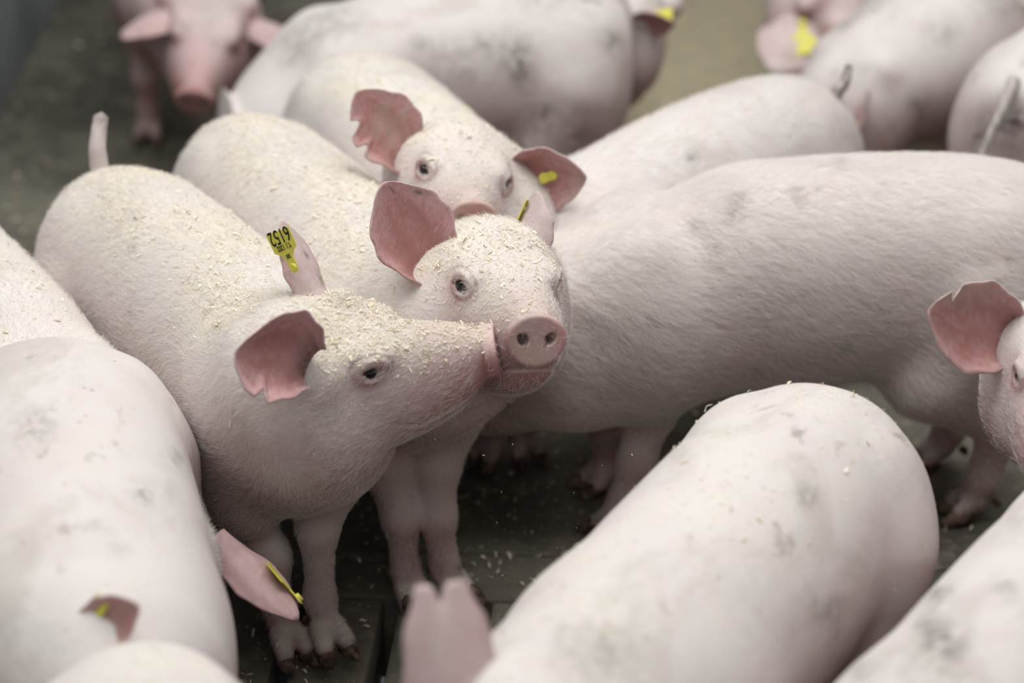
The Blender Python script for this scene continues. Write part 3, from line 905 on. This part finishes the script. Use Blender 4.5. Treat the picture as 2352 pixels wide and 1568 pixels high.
pig('C', label='pig looking at the viewer with two spread reddish ears, a yellow button in one', root=(-.105, 2.985), heading=-66, scale=(1.0, .98, .98), hs=.95,
    H=at(1046, 394, .445), S=along(at(1046, 394, .445), 1088, 506, .212 * .95, True), roll=13, eyef=1.8, res=.010, lev=2, dust=.9, hair=22000, disc=-4,
    ears=[dict(sd=-1, at=(.008, -.070, .004), tip=view(-.62, .75, .25), open=view(.42, .2, .9), len=.118, wid=.115, notch=[(1, .50, .04, .3), (1, .74, .05, .45)], seed=3),
          dict(sd=1, at=(.008, .068, .006), tip=view(.95, .04, .3), open=view(-.22, -.40, .88), len=.118, wid=.10, seed=4,
               tag=dict(u=.60, v=.1, dir=view(-.9, -.3, .3), norm=view(0, -.3, .95), size=1.0, shape=[(-.0065, -.004), (-.0055, .004), (-.007, .010), (-.004, .015), (.004, .015), (.007, .010), (.0055, .004), (.0065, -.004)]))])
pig('D', label='large pig standing broadside, its head hidden behind two others', root=(.300, 2.74), heading=188, scale=(1.10, 1.06, 1.01), hs=1.0, droop=.17,
    H=(.05, 2.70, .285), S=(-.10, 2.73, .16), res=.010, lev=0, dust=.04, hair=90000, hairlen=1.1, whorl=.5,
    legs=dict(FL=[on_y(1500, 830, 2.70), on_y(1490, 940, 2.70), on_y(1462, 1060, 2.69), on_y(1428, 1150, 2.68), on_y(1412, 1185, 2.67)],
              FR=[on_y(1420, 900, 2.82), on_y(1405, 960, 2.81), on_y(1400, 1010, 2.80), on_y(1392, 1060, 2.80), on_y(1385, 1082, 2.79)]),
    spots=[(1695, 460, .012, .7), (1690, 490, .010, .7), (1595, 522, .010, .6), (1635, 555, .010, .7), (1935, 795, .008, .8), (1950, 797, .007, .7), (1500, 742, .006, .8), (1930, 372, .012, .5), (1740, 860, .006, .7), (1860, 690, .008, .3)])
pig('E', label='pig with a short dark tipped upright tail, back turned to the viewer', root=(.20, 2.955), heading=228, scale=(.98, .98, .965), hs=.86, droop=.05,
    H=(.085, 2.83, .34), S=(-.01, 2.745, .35), res=.010, lev=0, dust=.04, hair=22000, grime=.1,
    legs=dict(FR=[(.02, 2.90, .25), (.0, 2.89, .19), (-.02, 2.88, .115), (-.025, 2.87, .055), (-.03, 2.86, .030)]),
    tail=[(.425, 3.185, .385), at(1920, 215, .415), at(1940, 188, .43), at(1950, 152, .45)], tail_dirt=(0, .7, .9), spots=[(1590, 360, .008, .8)])
pig('F', label='big mud spotted pig standing broadside across the back of the group', root=(-.155, 3.52), heading=196, scale=(.93, 1.1, .97), hs=.95, droop=.12,
    H=(-.35, 3.38, .20), S=(-.42, 3.27, .07), ears=[dict(sd=q, len=.08, wid=.06, tip=unit((.8, -.1, .15)), open=unit((0, -q, .3))) for q in (1, -1)], res=.011, lev=0, grime=.35, seed=2,
    tail=[(.165, 3.60, .41), (.177, 3.58, .38), (.179, 3.56, .34), (.173, 3.545, .29)], tail_dirt=(.3, .7, .9),
    spots=[(1180, 120, .030, .6), (1195, 165, .02, .6), (1210, 200, .012, .5), (965, 95, .01, .6), (1405, 95, .016, .7), (1245, 255, .01, .7), (1110, 100, .015, .4), (1060, 165, .012, .4), (1490, 190, .014, .8)])
pig('G', label='pig far back at the left, lowering its head towards the viewer', root=(-.58, 4.2), heading=-90, scale=(1.0, 1.05, 1.0), hs=1.02, droop=.08,
    H=at(482, 30, .30), S=along(at(482, 30, .30), 448, 228, .215, True), roll=10, res=.011, lev=1, pinkadd=.22,
    ears=[dict(sd=-1, at=(.015, -.062, .015), tip=view(-.62, -.40, .60), open=view(.2, -.75, -.5), len=.115, wid=.10, outer=.75),
          dict(sd=1, at=(.015, .062, .015), tip=view(.93, -.35, .15), open=view(-.1, -.75, -.5), len=.12, wid=.085, outer=.75)])
pig('H', label='pig in the back with a yellow tag on its drooping ear', root=(.66, 4.22), heading=-105, hs=1.0,
    H=(.515, 3.83, .32), S=(.62, 3.70, .22), pinkadd=.2, res=.011, lev=0,
    ears=[dict(sd=-1, at=(.01, -.060, .02), tip=view(-.50, -.80, .45), open=view(.2, -.2, -.95), len=.13, wid=.13,
               tag=dict(u=.30, v=-.1, face=-1, dir=view(0, -.95, .3), norm=view(-.1, .3, .95), size=1.15)),
          dict(sd=1, tip=view(-.95, .05, -.2), open=view(0, -.6, .6), len=.13, wid=.09)])
pig('I', label='pig at the back right stretching its neck down behind another', root=(.77, 3.74), heading=221, scale=(1.0, 1.05, 1.0), hs=1.0, droop=.10,
    H=(.51, 3.51, .28), S=(.39, 3.41, .17), ears=[dict(sd=q, tip=unit((-.3, -.4, -.8)), open=unit((-.8, -.5, .1))) for q in (1, -1)], res=.011, lev=0, grime=.3, spots=[(2165, 75, .03, .4), (2110, 240, .02, .5)])
pig('J', label='pig at the right edge showing its dirty rump and hanging tail', root=(.92, 3.47), heading=53, scale=(1.0, 1.08, 1.0), hs=1.0, res=.011, lev=0, grime=.3,
    tail=[(.70, 3.19, .425), (.68, 3.15, .40), (.66, 3.13, .36), (.645, 3.125, .32)], tail_dirt=(.4, .5, .6), tail_r=.75, spots=[(2285, 290, .03, .6), (2330, 275, .015, .7), (2240, 320, .012, .5)])
pig('K', label='pig at the top edge with a yellow tag on an ear pointing sideways', root=(-.06, 4.12), heading=-52, hs=1.0,
    H=at(1412, 40, .35), S=at(1440, 165, .22), res=.011, lev=0,
    ears=[dict(sd=-1, tip=view(-.8, .3, .3), open=view(0, -.6, .8), len=.12, wid=.1),
          dict(sd=1, bw=at(1440, 40, .375), tip=view(.95, -.04, .3), open=view(0, -.85, .5), len=.085, wid=.075, tag=dict(u=.35, v=-.3, face=-1, dir=view(.95, .12, .2), norm=view(-.1, .75, .6), off=.012))])
pig('L', label='pig in the far top right corner seen from its side', root=(1.0, 3.98), heading=170, hs=1.0, res=.012, lev=0, grime=.2)
pig('M', label='pig looking in from the right edge with one torn salmon pink ear', root=(.83, 2.47), heading=205, hs=.95,
    H=at(2455, 818, .43), S=along(at(2455, 818, .43), 2440, 1060, .2, True), res=.010, lev=1, hair=20000,
    ears=[dict(sd=-1, at=(0, -.064, .015), tip=view(-.92, .28, .3), open=view(.3, -.1, .93), len=.125, wid=.115, notch=[(-1, .8, .03, .5)], seed=6),
          dict(sd=1, tip=view(.9, .3, .3), open=view(-.3, -.1, .9))])
pig('N', label='pig in the right foreground facing away to the bottom edge, sawdust along its spine', root=(.175, 1.955), heading=241, scale=(1.0, 1.10, .98), ham=1.13, hs=1.0,
    H=at(1180, 1725, .40), S=at(1090, 2010, .26), res=.010, lev=0, dust=.35, grime=.15, spots=[(1855, 1140, .012, .6), (1350, 1490, .03, .45), (1900, 1400, .02, .4), (1560, 1040, .01, .3)],
    ears=[dict(sd=-1, bw=at(1072, 1752, .42), tip=view(-.10, 1, .0), open=view(-.3, -.1, -.9), len=.15, wid=.088, outer=.68, prof=[.6, .7, .88, 1.0, .98, .92, .78, .62, .54, .46], tipnotch=.12, tipv=-.1),
          dict(sd=1, tip=view(.8, .4, .2), open=view(0, -.4, -.9))])
pig('O', label='mud spotted pig in the bottom right corner', root=(.445, 1.81), heading=236, scale=(1, 1.02, .97), hs=1.0, res=.011, lev=0, grime=.5, seed=1,
    spots=[(2150, 1360, .015, .7), (2170, 1480, .02, .7), (2130, 1430, .012, .5), (1960, 1530, .012, .5), (2310, 1350, .01, .5)])
pig('P', label='large pig in the left foreground with a small reddish ear', root=(-.432, 2.04), heading=-76, scale=(1.0, 1.19, .98), hs=1.0, droop=.05,
    H=at(190, 1480, .33), S=at(-60, 1700, .18), res=.010, lev=0, dust=.15, grime=.1, spots=[(80, 980, .02, .45), (330, 1135, .01, .5), (410, 1045, .012, .4)],
    ears=[dict(sd=-1, tip=view(-.9, .3, .2), open=view(.2, 0, .9)), dict(sd=1, bw=at(195, 1455, .40), tip=view(.82, .42, .3), open=view(-.2, .0, .95), len=.072, wid=.052, tag=dict(u=.3, v=.5, dir=view(.5, .8, .2), norm=view(-.5, .2, .8), size=.5))])
pig('Q', label='pig cut by the bottom left edge, only its pale round rump showing', root=(-.315, 1.43), heading=-90, scale=(1, .98, .98), hs=1.0, res=.012, lev=0, dust=.5)
pig('R', label='pig squeezed in at the left edge, its tagged pink ear low beside dark legs', root=(-.592, 2.500), heading=-59, scale=(1.0, .94, .95), hs=.88, droop=.10,
    H=at(368, 1325, .245), S=at(420, 1600, .11), res=.010, lev=1, dust=.5, hair=25000,
    ears=[dict(sd=-1, tip=view(-.8, .2, .3), open=view(.2, -.2, .9)),
          dict(sd=1, bw=at(508, 1238, .275), tip=view(.76, -.62, .2), open=view(-.45, -.5, -.7), len=.138, wid=.072, outer=.82, tag=dict(u=.86, v=-1, shift=view(.75, .62, .3) * .006, dir=view(-.64, .76, .0), norm=view(.77, .62, -.05)))])

built = {}
for key, k in pigs.items():
    if not k.get('ears'):
        k['ears'] = []
        H_ = np.array(k['H']) if 'H' in k else None
        a = math.radians(k['heading'])
        f = np.array([math.cos(a), math.sin(a), 0]); l = np.array([-math.sin(a), math.cos(a), 0])
        for sd in (1, -1):
            k['ears'].append(dict(sd=sd, tip=unit(-.35 * f + sd * .75 * l + np.array([0, 0, .5])), open=unit(.8 * f + sd * .3 * l)))
    for e in k['ears']:
        e.setdefault('len', .112); e.setdefault('wid', .088)
    built[key] = build_pig(k)
print('script seconds', round(time.time() - T0, 1))

# ------------------------------------------------------------------ sawdust and wood shavings
def snout_extra(amount):
    def f(g):
        q = g.hl(g.V); up = np.clip((g.N[:, 2] - .1) / .6, 0, 1)
        return amount * up * ((q[:, 0] > .02) & (q[:, 0] < .205) & (np.abs(q[:, 1]) < .08) & (np.abs(q[:, 2]) < .12))
    return f
DUST = [('A', 'sawdust and shavings on the back and snout of the pig tagged 6152', 22000, .011, snout_extra(1.6)),
        ('B', 'sawdust on the back of the pig with the round pink snout', 16000, .010, snout_extra(.5)),
        ('C', 'sawdust on the rump and forehead of the pig facing the viewer', 7000, .010, snout_extra(.3)),
        ('R', 'sawdust on the back of the pig squeezed in at the left edge', 6000, .011, None),
        ('P', 'few curled shavings on the large left foreground pig', 260, .013, None),
        ('N', 'sawdust along the spine of the right foreground pig', 1500, .011, None),
        ('Q', 'pale sawdust on the rump cut by the bottom left edge', 700, .010, None)]
for key, label, count, smax, ex in DUST:
    if key in built: dust_pig(built[key], label, count, smax, ex)

rng = np.random.default_rng(5)
n = 26000
P = np.stack([rng.uniform(-1.1, 1.2, n), rng.uniform(1.6, 4.6, n), np.full(n, .001)], 1)
c, s_ = math.cos(-SLOT), math.sin(-SLOT)
lx = P[:, 0] * c - (P[:, 1] - 2.62) * s_; ly = P[:, 0] * s_ + (P[:, 1] - 2.62) * c
gap = np.abs(((lx + .139 + 12 * .112) / .112 + .5) % 1 - .5) * .112
keep = ~((ly < -.08) & (ly > -.97) & (gap < .016))
bright = (P[:, 1] < 2.95) & (P[:, 0] > -.5) & (P[:, 0] < .3)
clump = .5 * bright + np.sin(P[:, 0] * 9 + 2) * np.sin(P[:, 1] * 7 + 1) + .5 * np.sin(P[:, 0] * 23) * np.sin(P[:, 1] * 19)
keep &= rng.random(n) < np.clip(.35 + .5 * clump, .08, 1)
P = P[keep]
flakes('wood_shavings', 'wood shavings strewn over the dark wet concrete floor', P, np.tile(np.array([0, 0, 1.0]), (len(P), 1)), np.clip(.003 * np.exp(rng.normal(.2, .5, len(P))), .0015, .014), rng)
n = 46
P = np.stack([rng.uniform(-.12, .14, n), rng.uniform(2.28, 2.38, n), rng.uniform(.04, .34, n)], 1)
flakes('falling_sawdust', 'few pale sawdust flakes falling through the air below the two snouts', P, np.array([unit(v) for v in rng.normal(size=(n, 3))]), rng.uniform(.0012, .0035, n), rng)
print('script seconds', round(time.time() - T0, 1))
